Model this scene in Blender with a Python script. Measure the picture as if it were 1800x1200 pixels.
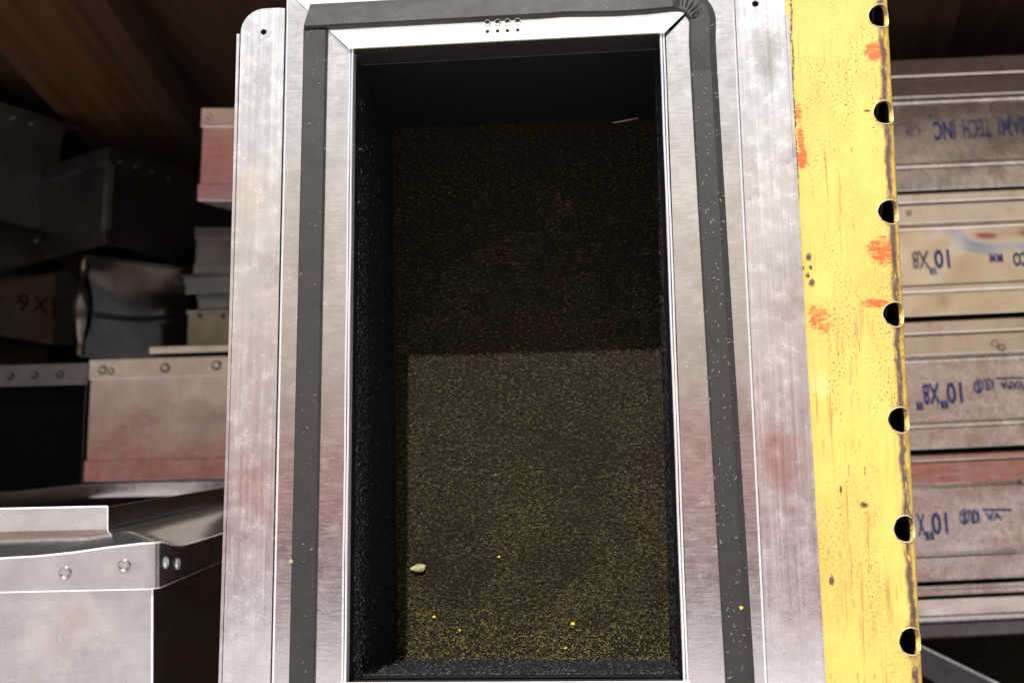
import bpy, bmesh, math, random
from mathutils import Vector, Matrix
from mathutils.geometry import tessellate_polygon
random.seed(7)
S = bpy.context.scene
for o in list(bpy.data.objects): bpy.data.objects.remove(o)

# ---------------------------------------------------------------- camera
YAW, PITCH, ROLL, FPX, DIST = .0905, .1808, -.0128, 2154.04, .542
def cam_axes():
    cy, sy, cp, sp = math.cos(YAW), math.sin(YAW), math.cos(PITCH), math.sin(PITCH)
    f = Vector((-sy*cp, cy*cp, sp)); r = Vector((cy, sy, 0)); u = r.cross(f)
    c, s = math.cos(ROLL), math.sin(ROLL)
    return c*r+s*u, -s*r+c*u, f
CR, CU, CF = cam_axes()
CAM = Vector((0, -DIST, 0))
def P(u, v, y=0.0):
    """point of the photograph (1800x1200) on the upright plane Y = y"""
    d = CF*FPX+CR*(u-900)+CU*(600-v)
    return CAM+d*((y-CAM.y)/d.y)
cam = bpy.data.cameras.new('camera'); co = bpy.data.objects.new('camera', cam); S.collection.objects.link(co)
M = Matrix((CR, CU, -CF)).transposed().to_4x4(); M.translation = CAM; co.matrix_world = M
cam.sensor_width = 36; cam.lens = FPX/1800*36; cam.clip_start = .01; cam.clip_end = 500
cam.dof.use_dof = True; cam.dof.focus_distance = .575; cam.dof.aperture_fstop = 11
S.camera = co

# ---------------------------------------------------------------- light
W = bpy.data.worlds.new('World'); S.world = W; W.use_nodes = True
SUN = Vector((-.0084, -.1023, .128)).normalized()
elev = math.asin(SUN.z)
sky = W.node_tree.nodes.new('ShaderNodeTexSky'); sky.sky_type = 'NISHITA'; sky.sun_disc = False
sky.sun_elevation = elev; sky.sun_rotation = math.atan2(SUN.x, SUN.y)
sky.dust_density = 4.0; sky.air_density = .8; sky.ozone_density = .6
bg = W.node_tree.nodes['Background']; bg.inputs[1].default_value = .06
W.node_tree.links.new(sky.outputs[0], bg.inputs[0])
sl = bpy.data.lights.new('sun', 'SUN'); sl.energy = 4.2; sl.angle = math.radians(.6); sl.color = (1, .97, .93)
so = bpy.data.objects.new('sun', sl); S.collection.objects.link(so)
so.rotation_euler = (-SUN).to_track_quat('-Z', 'Y').to_euler()
S.view_settings.view_transform = 'Standard'; S.view_settings.look = 'None'
S.view_settings.exposure = .50; S.view_settings.gamma = 1
S.render.engine = 'CYCLES'; S.cycles.max_bounces = 8

# ---------------------------------------------------------------- node helper
class N:
    def __init__(s, name):
        s.m = bpy.data.materials.new(name); s.m.use_nodes = True; s.t = s.m.node_tree
        s.b = s.t.nodes['Principled BSDF']; s.tc = s.t.nodes.new('ShaderNodeTexCoord')
    def lk(s, a, b): s.t.links.new(a, b)
    def mapd(s, sc, loc=(0, 0, 0)):
        n = s.t.nodes.new('ShaderNodeMapping'); s.lk(s.tc.outputs['Object'], n.inputs[0])
        n.inputs['Scale'].default_value = sc; n.inputs['Location'].default_value = loc; return n.outputs[0]
    def noise(s, sc, detail=2, rough=.5, stretch=(1, 1, 1), loc=(0, 0, 0)):
        n = s.t.nodes.new('ShaderNodeTexNoise'); s.lk(s.mapd(stretch, loc), n.inputs['Vector'])
        n.inputs['Scale'].default_value = sc; n.inputs['Detail'].default_value = detail; n.inputs['Roughness'].default_value = rough
        return n.outputs[0]
    def vor(s, sc, stretch=(1, 1, 1), feature='F1', out='Distance'):
        n = s.t.nodes.new('ShaderNodeTexVoronoi'); n.feature = feature; s.lk(s.mapd(stretch), n.inputs['Vector']); n.inputs['Scale'].default_value = sc
        return n.outputs[out]
    def ramp(s, x, a, b, lo=0., hi=1.):
        n = s.t.nodes.new('ShaderNodeMapRange'); n.inputs[1].default_value = a; n.inputs[2].default_value = b
        n.inputs[3].default_value = lo; n.inputs[4].default_value = hi; s.lk(x, n.inputs[0]); return n.outputs[0]
    def math(s, op, a, b=None):
        n = s.t.nodes.new('ShaderNodeMath'); n.operation = op
        for i, v in enumerate((a, b)):
            if v is None: continue
            if isinstance(v, (int, float)): n.inputs[i].default_value = v
            else: s.lk(v, n.inputs[i])
        return n.outputs[0]
    def mix(s, f, a, b):
        n = s.t.nodes.new('ShaderNodeMix'); n.data_type = 'RGBA'
        for i, v in ((0, f), (6, a), (7, b)):
            if isinstance(v, (int, float)): n.inputs[i].default_value = v
            elif isinstance(v, tuple): n.inputs[i].default_value = (*v, 1)
            else: s.lk(v, n.inputs[i])
        return n.outputs[2]
    def xyz(s):
        n = s.t.nodes.new('ShaderNodeSeparateXYZ'); s.lk(s.tc.outputs['Object'], n.inputs[0]); return n.outputs
    def set(s, **k):
        for a, v in k.items():
            i = s.b.inputs[{'color': 'Base Color', 'rough': 'Roughness', 'metal': 'Metallic', 'spec': 'Specular IOR Level', 'alpha': 'Alpha', 'sheen': 'Sheen Weight', 'coat': 'Coat Weight'}[a]]
            if isinstance(v, (int, float)): i.default_value = v
            elif isinstance(v, tuple): i.default_value = (*v, 1)
            else: s.lk(v, i)
    def bump(s, h, strength=.3, dist=.0002):
        n = s.t.nodes.new('ShaderNodeBump'); n.inputs['Strength'].default_value = strength; n.inputs['Distance'].default_value = dist
        s.lk(h, n.inputs['Height'])
        prev = s.b.inputs['Normal']
        if prev.is_linked: s.lk(prev.links[0].from_socket, n.inputs['Normal'])
        s.lk(n.outputs[0], prev)

def galv(name, c1, c2, r0, r1, metal=.85, grain=.25, streak=(1, 1, .02), dents=.0, warp=0.):
    n = N(name)
    patch = n.noise(45, 3, .6); fine = n.noise(1400, 2, .6)
    st = n.noise(900, 2, .5, streak); bl = n.noise(160, 4, .65)
    f = n.ramp(n.math('ADD', n.math('MULTIPLY', patch, .6), n.math('ADD', n.math('MULTIPLY', st, .25), n.math('MULTIPLY', bl, .35))), .42, .78)
    n.set(color=n.mix(f, c1, c2), metal=metal)
    fl = n.ramp(n.noise(2300, 0), .66, .72, 0, .2)
    n.set(rough=n.math('SUBTRACT', n.ramp(n.math('ADD', n.math('MULTIPLY', st, .5), n.math('MULTIPLY', bl, .5)), .3, .7, r0, r1), fl))
    n.bump(n.math('ADD', fine, n.math('MULTIPLY', st, .7)), grain, .00012)
    if dents: n.bump(n.noise(22, 1, .4), dents, .004)
    if warp: n.bump(n.noise(9, 1, .4), warp, .01)
    return n.m
def ripple(m):
    t = m.node_tree; bs = t.nodes['Principled BSDF']; tc = t.nodes.new('ShaderNodeTexCoord'); no = t.nodes.new('ShaderNodeTexNoise'); no.inputs['Scale'].default_value = 16; no.inputs['Detail'].default_value = 1; no.inputs['Distortion'].default_value = .5
    mp_ = t.nodes.new('ShaderNodeMapping'); mp_.inputs['Location'].default_value = (.13, .4, .27); t.links.new(tc.outputs['Object'], mp_.inputs[0]); t.links.new(mp_.outputs[0], no.inputs['Vector'])
    bu = t.nodes.new('ShaderNodeBump'); bu.inputs['Strength'].default_value = 1; bu.inputs['Distance'].default_value = .0060; t.links.new(no.outputs[0], bu.inputs['Height'])
    prev = bs.inputs['Normal'].links[0].from_socket; t.links.new(prev, bu.inputs['Normal']); t.links.new(bu.outputs[0], bs.inputs['Normal'])
def mottle(m, c, sc, a, b, amt):
    t = m.node_tree; bs = t.nodes['Principled BSDF']; src = bs.inputs['Base Color'].links[0].from_socket
    tc = t.nodes.new('ShaderNodeTexCoord'); no = t.nodes.new('ShaderNodeTexNoise'); no.inputs['Scale'].default_value = sc; no.inputs['Detail'].default_value = 5; no.inputs['Roughness'].default_value = .7
    t.links.new(tc.outputs['Object'], no.inputs['Vector'])
    mr = t.nodes.new('ShaderNodeMapRange'); mr.inputs[1].default_value = a; mr.inputs[2].default_value = b; mr.inputs[4].default_value = amt; t.links.new(no.outputs[0], mr.inputs[0])
    mx = t.nodes.new('ShaderNodeMix'); mx.data_type = 'RGBA'; t.links.new(mr.outputs[0], mx.inputs[0]); t.links.new(src, mx.inputs[6]); mx.inputs[7].default_value = (*c, 1); t.links.new(mx.outputs[2], bs.inputs['Base Color'])
M_frame = galv('galvanised_frame', (.60, .60, .595), (.83, .83, .83), .13, .26, .96, .10, (.15, 1, 1))
M_flange = galv('galvanised_flange', (.68, .68, .69), (.88, .88, .90), .15, .32, .90, .18, (1, 1, .015), .12)
M_lip = galv('bright_folded_edge', (.86, .87, .9), (.95, .95, .97), .2, .32, .55, .1)  # sky highlight on the folded edges put into a whiter base colour
M_boxm = galv('warehouse_duct_metal', (.44, .42, .41), (.66, .63, .61), .12, .24, .985, .06, (.05, 1, 1), .12, .1)
M_shiny = galv('shiny_dented_duct_metal', (.66, .63, .60), (.80, .78, .76), .12, .2, .95, .12, (.05, 1, 1), .12, .15)
M_rippled = galv('rippled_duct_metal', (.80, .70, .56), (.92, .84, .72), .08, .16, .96, .06, (.05, 1, 1), .1, 0.)
ripple(M_rippled)
M_aged = galv('aged_spangled_duct_metal', (.58, .54, .49), (.93, .90, .86), .20, .38, .95, .2, (1, 1, 1), .3, .4)
M_brown = galv('dim_duct_metal', (.11, .10, .09), (.20, .175, .15), .10, .24, .99, .08, (.05, 1, 1), .2, .5)  # base colour darkened to hold the shade on these galvanised boxes
M_strip = galv('bright_duct_flange_metal', (.78, .72, .64), (.94, .89, .81), .12, .24, .95, .06, (.05, 1, 1), .25, .6)
M_front = galv('bright_smeared_metal', (.40, .385, .385), (.58, .565, .565), .16, .32, .95, .14, (.05, 1, 1), .06, .0)
M_dim = galv('grey_shaded_metal', (.22, .22, .22), (.32, .31, .31), .25, .38, .94, .1)  # galvanised metal with its shade mixed into the grey
M_dark = galv('shaded_duct_metal', (.11, .11, .12), (.18, .18, .18), .25, .38, .97, .2, (1, 1, .05), .2, .3)  # darkest copy: the dark surroundings it mirrors are put into its colour

mottle(M_aged, (.96, .92, .86), 110, .50, .60, .7); mottle(M_aged, (.34, .27, .21), 40, .50, .66, .5); mottle(M_aged, (.20, .15, .12), 230, .56, .66, .4); mottle(M_front, (.66, .62, .60), 26, .48, .62, .6); mottle(M_front, (.50, .38, .33), 18, .52, .68, .5); mottle(M_front, (.36, .32, .31), 300, .62, .70, .5); mottle(M_strip, (.50, .43, .36), 60, .54, .68, .5)
mottle(M_flange, (.42, .38, .36), 30, .56, .66, .4); mottle(M_flange, (.95, .95, .96), 160, .55, .66, .6); mottle(M_frame, (.92, .90, .87), 500, .60, .68, .6)

def stain(m, c, p, r0, r1, amt, sc=120, sx=1.0):
    t = m.node_tree; bs = t.nodes['Principled BSDF']; src = bs.inputs['Base Color'].links[0].from_socket; N_ = t.nodes.new
    tc = N_('ShaderNodeTexCoord'); mp_ = N_('ShaderNodeMapping'); mp_.inputs['Location'].default_value = (-p[0]*sx, 0, -p[1]*.6); mp_.inputs['Scale'].default_value = (sx, 0, .6)
    t.links.new(tc.outputs['Object'], mp_.inputs[0]); ln = N_('ShaderNodeVectorMath'); ln.operation = 'LENGTH'; t.links.new(mp_.outputs[0], ln.inputs[0])
    no = N_('ShaderNodeTexNoise'); no.inputs['Scale'].default_value = sc; no.inputs['Detail'].default_value = 4; t.links.new(tc.outputs['Object'], no.inputs['Vector'])
    ad = N_('ShaderNodeMath'); ad.operation = 'MULTIPLY_ADD'; ad.inputs[1].default_value = r1*.9; t.links.new(no.outputs[0], ad.inputs[0]); t.links.new(ln.outputs['Value'], ad.inputs[2])
    mr = N_('ShaderNodeMapRange'); mr.inputs[1].default_value = r0+r1*.45; mr.inputs[2].default_value = r1+r1*.45; mr.inputs[3].default_value = amt*.7; mr.inputs[4].default_value = 0; t.links.new(ad.outputs[0], mr.inputs[0])
    mx = N_('ShaderNodeMix'); mx.data_type = 'RGBA'; t.links.new(mr.outputs[0], mx.inputs[0]); t.links.new(src, mx.inputs[6]); mx.inputs[7].default_value = (*c, 1); t.links.new(mx.outputs[2], bs.inputs['Base Color'])
for u_, v_, a_, b_, c_, k_ in ((1372, 805, .006, .011, (.58, .36, .30), .75), (1352, 770, .002, .006, (.60, .40, .34), .5), (1345, 90, .004, .008, (.42, .40, .37), .8), (1350, 130, .002, .006, (.44, .42, .39), .7), (1395, 1060, .010, .015, (.62, .52, .48), .5), (455, 150, .003, .009, (.50, .46, .44), .5), (445, 340, .006, .012, (.74, .64, .50), .5), (450, 860, .004, .012, (.66, .46, .42), .45)):
    w_ = P(u_, v_, 0); stain(M_flange, c_, (w_.x, w_.z+.11), a_, b_, k_)

def simple(name, c, r=.6, metal=0., c2=None, sc=300, bump=0., bsc=None):
    n = N(name)
    if c2: n.set(color=n.mix(n.ramp(n.noise(sc, 3, .6), .35, .68), c, c2))
    else: n.set(color=c)
    n.set(rough=r, metal=metal)
    if bump: n.bump(n.noise(bsc or sc, 3, .6), bump, .0006)
    return n.m
M_tape = N('dark_foil_tape')
_f = M_tape.ramp(M_tape.noise(120, 4, .6), .3, .75)
M_tape.set(color=M_tape.mix(M_tape.ramp(M_tape.noise(2600, 0), .80, .86), M_tape.mix(_f, (.018, .0172, .0175), (.030, .0285, .029)), (.35, .33, .30)), rough=M_tape.ramp(_f, 0, 1, .55, .4), spec=.4)
M_tape.bump(M_tape.noise(1800, 2), .12, .0001); M_tape.bump(M_tape.noise(60, 2), .3, .0012); M_tape = M_tape.m
def liner(name, base, speck, thr, st):
    n = N(name); f = n.ramp(n.noise(1300, 3, .75, st), thr, thr+.14); g = n.ramp(n.noise(28, 3, .6), .3, .7)
    n.set(color=n.mix(n.math('MULTIPLY', f, n.ramp(g, 0, 1, .35, 1.)), base, speck), rough=.75, spec=.15)
    n.bump(n.noise(1500, 3, .7, st), .9, .0009); n.bump(n.noise(70, 2), .5, .003); return n.m
M_liner = liner('black_fibre_liner', (.010, .010, .011), (.06, .05, .054), .60, (1, 1, .35))
M_linerback = liner('dusty_fibre_liner', (.0095, .0062, .0033), (.13, .102, .038), .53, (.35, 1, 1))
M_fy = simple('yellow_glass_fibre', (.50, .44, .13), .5); M_fo = simple('olive_glass_fibre', (.15, .14, .045), .6)
M_fw = simple('white_glass_fibre', (.62, .60, .50), .4)
M_fg = simple('grey_glass_fibre', (.13, .13, .13), .45)
M_tuft = simple('pale_wool_tuft', (.42, .40, .20), .8, 0, (.26, .25, .10), 1500, .6)
M_yb = simple('bright_yellow_crumb', (.75, .55, .04), .6)
M_wool = simple('insulation_edge', (.33, .34, .08), .9, 0, (.16, .17, .04), 900, .8)
M_inkb = None
def ink(name, c, thr):
    n = N(name); n.set(color=c, rough=.6, alpha=n.ramp(n.noise(420, 3, .7), thr, thr+.22, 0.05, .92)); return n.m
M_inkb = ink('blue_stamp_ink', (.03, .06, .30), .26); M_inkf = ink('faded_blue_stamp_ink', (.045, .08, .28), .36)
M_inkk = ink('black_stencil_ink', (.008, .008, .008), .28)
def wood(name, a, b):
    n = N(name); g = n.noise(14, 4, .6, (1, .08, 1)); k = n.noise(90, 3, .6, (1, .03, 1))
    n.set(color=n.mix(n.ramp(n.math('ADD', n.math('MULTIPLY', g, .6), n.math('MULTIPLY', k, .4)), .38, .62), a, b), rough=.75, spec=.2)
    n.bump(k, .4, .001); return n.m
M_woodl = wood('pale_pine', (.075, .032, .011), (.18, .088, .032)); M_woodd = wood('dark_plywood', (.05, .024, .012), (.10, .055, .03))

# yellow paint, worn round the holes and scuffed
PX0 = Vector((.10, .004, 0)); PROT = .019
def yellow():
    n = N('worn_yellow_paint'); x, y, z = n.xyz()
    col = n.mix(n.ramp(n.noise(70, 4, .65), .35, .7), (.66, .50, .125), (.58, .43, .10))
    col = n.mix(n.ramp(n.noise(700, 3, .7), .52, .62, 0, .35), col, (.55, .38, .06))
    wob = n.math('MULTIPLY', n.math('SUBTRACT', n.noise(60, 4, .7), .5), .006)
    def band(cx, w, soft, src=x):
        d = n.math('ABSOLUTE', n.math('SUBTRACT', n.math('ADD', src, wob), cx)); return n.ramp(d, w, w+soft, 1, 0)
    def spot(c, rx, rz, scale=300, thr=.45, rag=.5, str_=(.35, 1, 1)):
        ex = n.math('MULTIPLY', n.math('SUBTRACT', x, c[0]), 1/rx); ez = n.math('MULTIPLY', n.math('SUBTRACT', z, c[1]), 1/rz)
        d = n.math('ADD', n.math('MULTIPLY', ex, ex), n.math('MULTIPLY', ez, ez))
        d = n.math('ADD', d, n.math('MULTIPLY', n.math('SUBTRACT', n.noise(scale, 5, .85, str_), .5), rag*9))
        return n.ramp(d, .6, 1.1, 1, 0)
    # scratchy vertical wear
    lines = n.ramp(n.noise(520, 4, .7, (1, 1, .05)), .55, .63)
    patchy = n.ramp(n.noise(38, 2, .6, (1, 1, .4), (.3, 0, .7)), .43, .56)
    col = n.mix(n.math('MULTIPLY', n.math('MULTIPLY', lines, patchy), .75), col, (.33, .20, .05))
    specks = n.ramp(n.noise(900, 2, .7), .58, .62); sp = n.ramp(n.noise(45, 3, .7, (1, 1, .35), (.1, .4, .2)), .47, .58)
    col = n.mix(n.math('MULTIPLY', specks, sp), col, (.16, .09, .035))
    grime = n.math('MULTIPLY', n.ramp(n.noise(24, 3, .6, (1, 1, .5), (.6, 0, .1)), .50, .66), n.ramp(n.noise(620, 4, .8), .42, .60)); col = n.mix(n.math('MULTIPLY', grime, .8), col, (.40, .26, .07))
    # orange scuffs
    for (u, v, rx, rz, k) in ((1538, 92, .0052, .0050, .55), (1548, 442, .0060, .0062, .5), (1540, 533, .0072, .0022, .4), (1408, 245, .0016, .0060, .5), (1410, 280, .0024, .0048, .5),
                              (1440, 560, .0045, .0055, 1.0), (1404, 200, .0016, .004, .9)):
        c = LP(u, v); col = n.mix(n.math('MULTIPLY', spot(c, rx, rz, 420, .45, k*1.3), n.ramp(n.noise(380, 4, .8, (.3, 1, 1)), .36, .50, .25, .97)), col, (.72, .10, .02))
    c = LP(1443, 680); col = n.mix(n.math('MULTIPLY', spot(c, .0042, .0058, 200, .4, 1.0), .28), col, (.74, .60, .36))
    for (u, v, rx, rz) in ((1422, 452, .0012, .0016), (1425, 470, .0008, .001), (1427, 497, .0013, .0017), (1420, 484, .0009, .0012), (1411, 471, .0007, .0010), (1519, 887, .0016, .0012), (1524, 195, .0014, .0006), (1462, 1020, .0010, .0020), (1478, 860, .0005, .0018)):
        c = LP(u, v); col = n.mix(spot(c, rx*1.1, rz*1.1, 1500, .5, .9, (1, 1, 1)), col, (.07, .045, .03))
    # thin dark scratches
    for (u, w) in ((1497, .00012), (1470, .0001)):
        c = LP(u, 300); m = n.math('MULTIPLY', band(c[0], w, .0002), n.ramp(n.noise(90, 2, .5, (.1, 1, 1)), .55, .6)); col = n.mix(m, col, (.25, .15, .05))
    # long pencil-like wavy line at the flange
    c = LP(1397, 150); e = LP(1405, 420)
    m = n.math('MULTIPLY', band(c[0]-.0004, .0002, .0006), n.ramp(z, .135, .15, 0, 1)); col = n.mix(n.math('MULTIPLY', m, n.ramp(n.noise(800, 2), .35, .5)), col, (.07, .05, .04))
    # wear between the holes on the bend
    zz = n.math('MULTIPLY', n.math('ABSOLUTE', n.math('SUBTRACT', n.math('FRACT', n.math('MULTIPLY', n.math('SUBTRACT', z, HZ0-.5*HP), 1/HP)), .5)), 2)  # 0 at hole, 1 midway
    wear = n.math('MULTIPLY', band(HX+.0003, .0007, .0016), n.ramp(n.noise(260, 4, .75, (1, 1, .22)), .35, .46))
    wear2 = n.math('MULTIPLY', band(HX+.0002, .0016, .0016), n.ramp(zz, .22, .40, 1, 0))
    wear2 = n.math('MULTIPLY', wear2, n.ramp(n.noise(500, 3, .7), .36, .5))
    col = n.mix(n.math('MAXIMUM', wear, wear2), col, n.mix(n.noise(300, 2), (.045, .028, .02), (.16, .10, .07)))
    rust = n.math('MULTIPLY', n.ramp(n.noise(420, 3, .7), .56, .64), band(HX+.004, .001, .003)); col = n.mix(rust, col, (.40, .20, .05))
    n.set(color=col, rough=n.ramp(n.noise(200, 3), .3, .7, .42, .62), spec=.4)
    n.bump(n.noise(350, 4, .7), .25, .0004); n.bump(n.noise(1600, 2, .6), .2, .0001)
    return n.m
def LP(u, v):
    w = P(u, v, .004)-PX0; c, s = math.cos(PROT), math.sin(PROT)     # world -> post local (rotated about Y)
    return (w.x*c-w.z*s, w.x*s+w.z*c)
HX = .01835; _h = [LP(u, v) for u, v in ((1545, 28), (1553, 204), (1564, 387), (1573, 567), (1584, 751), (1594, 941), (1601, 1127))]
HX = sum(a[0] for a in _h)/7+.0006; HP = (_h[0][1]-_h[-1][1])/6; HZ0 = _h[0][1]
M_yellow = yellow()

# ---------------------------------------------------------------- mesh helpers
COL = S.collection
def obj(name, bm, mat, parent=None, smooth=False, bevel=0, kind=None, label=None):
    me = bpy.data.meshes.new(name)
    bmesh.ops.recalc_face_normals(bm, faces=bm.faces[:]); bm.to_mesh(me); bm.free()
    if mat: me.materials.append(mat)
    if smooth: me.polygons.foreach_set('use_smooth', [True]*len(me.polygons))
    if smooth:
        try: me.set_sharp_from_angle(angle=math.radians(40))
        except Exception: pass
    o = bpy.data.objects.new(name, me); COL.objects.link(o)
    if parent: o.parent = parent
    if bevel:
        b = o.modifiers.new('bevel', 'BEVEL'); b.width = bevel; b.segments = 2; b.limit_method = 'ANGLE'; b.angle_limit = .6
    if kind: o['kind'] = kind
    if label: o['label'] = label
    return o
def thing(name, label, cat, loc=(0, 0, 0), rot=(0, 0, 0), group=None):
    o = bpy.data.objects.new(name, None); o.empty_display_size = .02; COL.objects.link(o); o.location = loc; o.rotation_euler = rot
    o['label'] = label; o['category'] = cat
    if group: o['group'] = group
    return o
def box(bm, x0, x1, y0, y1, z0, z1):
    vs = [bm.verts.new((x, y, z)) for x in (x0, x1) for y in (y0, y1) for z in (z0, z1)]
    for f in ((0, 1, 3, 2), (4, 6, 7, 5), (0, 4, 5, 1), (2, 3, 7, 6), (0, 2, 6, 4), (1, 5, 7, 3)): bm.faces.new([vs[i] for i in f])
def B(*boxes):
    bm = bmesh.new()
    for b in boxes: box(bm, *b)
    return bm
def circ(cx, cz, r, n=20, rz=None): return [(cx+r*math.cos(2*math.pi*i/n), cz+(rz or r)*math.sin(2*math.pi*i/n)) for i in range(n)]
def sheet(outer, holes, t, f=None, bm=None):
    """flat sheet with real holes; f(a,b,d) -> point, d = 0 front .. t back"""
    f = f or (lambda a, b, d: (a, d, b)); bm = bm or bmesh.new()
    loops = [outer]+list(holes)
    tris = tessellate_polygon([[Vector((a, b, 0)) for a, b in l] for l in loops])
    flat = [p for l in loops for p in l]
    fr = [bm.verts.new(f(a, b, 0)) for a, b in flat]; bk = [bm.verts.new(f(a, b, t)) for a, b in flat]
    for a, b, c in tris:
        try: bm.faces.new((fr[a], fr[b], fr[c])); bm.faces.new((bk[c], bk[b], bk[a]))
        except ValueError: pass
    k = 0
    for l in loops:
        n = len(l)
        for i in range(n):
            j = (i+1) % n; bm.faces.new((fr[k+i], bk[k+i], bk[k+j], fr[k+j]))
        k += n
    return bm
def ribbon(path, hw, prof, closed=False):
    """profile (offset across -1..1, height) swept along a 2-D path in the X-Z plane, sticking out towards -Y"""
    bm = bmesh.new(); rows = []
    n = len(path)
    for i, p in enumerate(path):
        a = path[max(i-1, 0)]; b = path[min(i+1, n-1)]
        t = Vector((b[0]-a[0], b[1]-a[1])).normalized(); nn = Vector((-t.y, t.x))
        w = hw(i) if callable(hw) else hw
        rows.append([bm.verts.new((p[0]+nn.x*o*w, -h, p[1]+nn.y*o*w)) for o, h in prof])
    for r, s in zip(rows, rows[1:]):
        for j in range(len(prof)-1): bm.faces.new((r[j], r[j+1], s[j+1], s[j]))
    bm.faces.new(rows[0]); bm.faces.new(rows[-1][::-1])
    return bm
def tube(bm, pts, r, n=8):
    rings = []
    for i, p in enumerate(pts):
        a = Vector(pts[max(i-1, 0)]); b = Vector(pts[min(i+1, len(pts)-1)]); t = (b-a).normalized()
        u = t.orthogonal().normalized(); w = t.cross(u); rr = r[i] if isinstance(r, (list, tuple)) else r
        rings.append([bm.verts.new(Vector(p)+u*math.cos(2*math.pi*k/n)*rr+w*math.sin(2*math.pi*k/n)*rr) for k in range(n)])
    for a, b in zip(rings, rings[1:]):
        for k in range(n): bm.faces.new((a[k], a[(k+1) % n], b[(k+1) % n], b[k]))
    bm.faces.new(rings[0]); bm.faces.new(rings[-1][::-1])
def dome(bm, c, r, h, n=14, axis='y', ring=0):
    """low rivet head with dished centre; c on the surface, bulging along -axis"""
    prof = [(1.0, 0), (.97, .55), (.80, 1.0), (.62, .75), (.5, .35), (0, .3)] if ring else [(1.0, 0), (.92, .5), (.6, .9), (0, 1.0)]
    rows = []
    for pr, ph in prof:
        if pr == 0: rows.append([bm.verts.new(mapax(c, 0, 0, h*ph, axis))]); continue
        rows.append([bm.verts.new(mapax(c, r*pr*math.cos(2*math.pi*k/n), r*pr*math.sin(2*math.pi*k/n), h*ph, axis)) for k in range(n)])
    for a, b in zip(rows, rows[1:]):
        for k in range(n):
            if len(b) == 1: bm.faces.new((a[k], a[(k+1) % n], b[0]))
            else: bm.faces.new((a[k], a[(k+1) % n], b[(k+1) % n], b[k]))
def mapax(c, a, b, h, axis):
    return (c[0]+a, c[1]-h, c[2]+b) if axis == 'y' else (c[0]+h, c[1]+a, c[2]+b)
def text(name, s, mat, parent, loc, h, rot180=True, sx=.7, bold=.0, label=None, spacing=1.0):
    cu = bpy.data.curves.new(name, 'FONT'); cu.body = s; cu.size = h*1.38; cu.align_x = 'CENTER'; cu.align_y = 'CENTER'
    cu.offset = bold; cu.space_character = spacing; cu.resolution_u = 3
    t = bpy.data.objects.new(name, cu); COL.objects.link(t)
    dg = bpy.context.evaluated_depsgraph_get(); me = bpy.data.meshes.new_from_object(t.evaluated_get(dg))
    bpy.data.objects.remove(t)
    bm = bmesh.new(); bm.from_mesh(me)
    R = -1 if rot180 else 1
    for v in bm.verts: v.co = Vector((v.co.x*sx*R, 0, v.co.y*R))
    bm.to_mesh(me); bm.free(); me.materials.clear(); me.materials.append(mat)
    o = bpy.data.objects.new(name, me); COL.objects.link(o); o.parent = parent; o.location = loc
    if label: o['label'] = label
    return o
def arc(cx, cz, r, a0, a1, n=10): return [(cx+r*math.cos(math.radians(a0+(a1-a0)*i/n)), cz+r*math.sin(math.radians(a0+(a1-a0)*i/n))) for i in range(n+1)]

# ---------------------------------------------------------------- setting: ground and added reflector behind the viewer, shelf around the boxes
def struct(name, bm, mat, **k):
    o = obj(name, bm, mat, **k); o['kind'] = 'structure'; return o
M_conc = simple('sunlit_concrete', (.58, .54, .54), .85, 0, (.54, .50, .50), 1.5)
M_tan = simple('tan_reflector', (.74, .63, .47), .8, 0, (.66, .55, .40), .8)
M_lilac = simple('lilac_grey_reflector', (.60, .52, .55), .8, 0, (.52, .45, .47), .8)
M_red = simple('orange_red_reflector', (1.0, .085, .02), .45)
struct('ground', B((-90, 90, -90, 20, -1.35, -1.25)), M_conc)
struct('shelf_deck', B((-1.0, .9, .0, .9, -.34, -.32)), M_woodd)
struct('back_wall', B((-1.2, 1.2, .92, .94, -.32, .62)), M_woodd)
struct('side_wall', B((-.86, -.84, .02, .92, -.32, .62)), M_woodd)
struct('side_wall', B((.84, .86, .02, .92, -.32, .62)), M_woodd)
struct('shelf_ceiling', B((-1.0, .9, -.02, .94, .47, .49)), M_woodd)
def hitZ(u, v, z):
    d = CF*FPX+CR*(u-900)+CU*(600-v); return CAM+d*((z-CAM.z)/d.z)
# pine joist under the ceiling, running back and a little to the left
j0 = hitZ(60, 0, .445); j1 = hitZ(330, 0, .445); jh = math.atan2(.2, .97)
jt = thing('ceiling_joist', 'pale pine board running back under the dark shelf above the left boxes', 'wooden board', (j0.x, 0.03, .445), (0, 0, .12))
wj = (j1-j0).length*.92
obj('board', B((-.03, wj*.62, 0, .86, 0, .024)), M_woodl, jt, bevel=.001)
obj('cleat', B((wj*.62+.002, wj*.62+.03, .02, .86, -.012, .024)), M_woodd, jt, bevel=.001)
jr = thing('ceiling_joist', 'dark wooden board under the shelf above the stamped boxes at right', 'wooden board', (P(1575, 0, .1).x, .03, .449), (0, 0, -.15))
obj('board', B((0, .07, 0, .80, 0, .02)), M_woodd, jr, bevel=.001)
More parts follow.
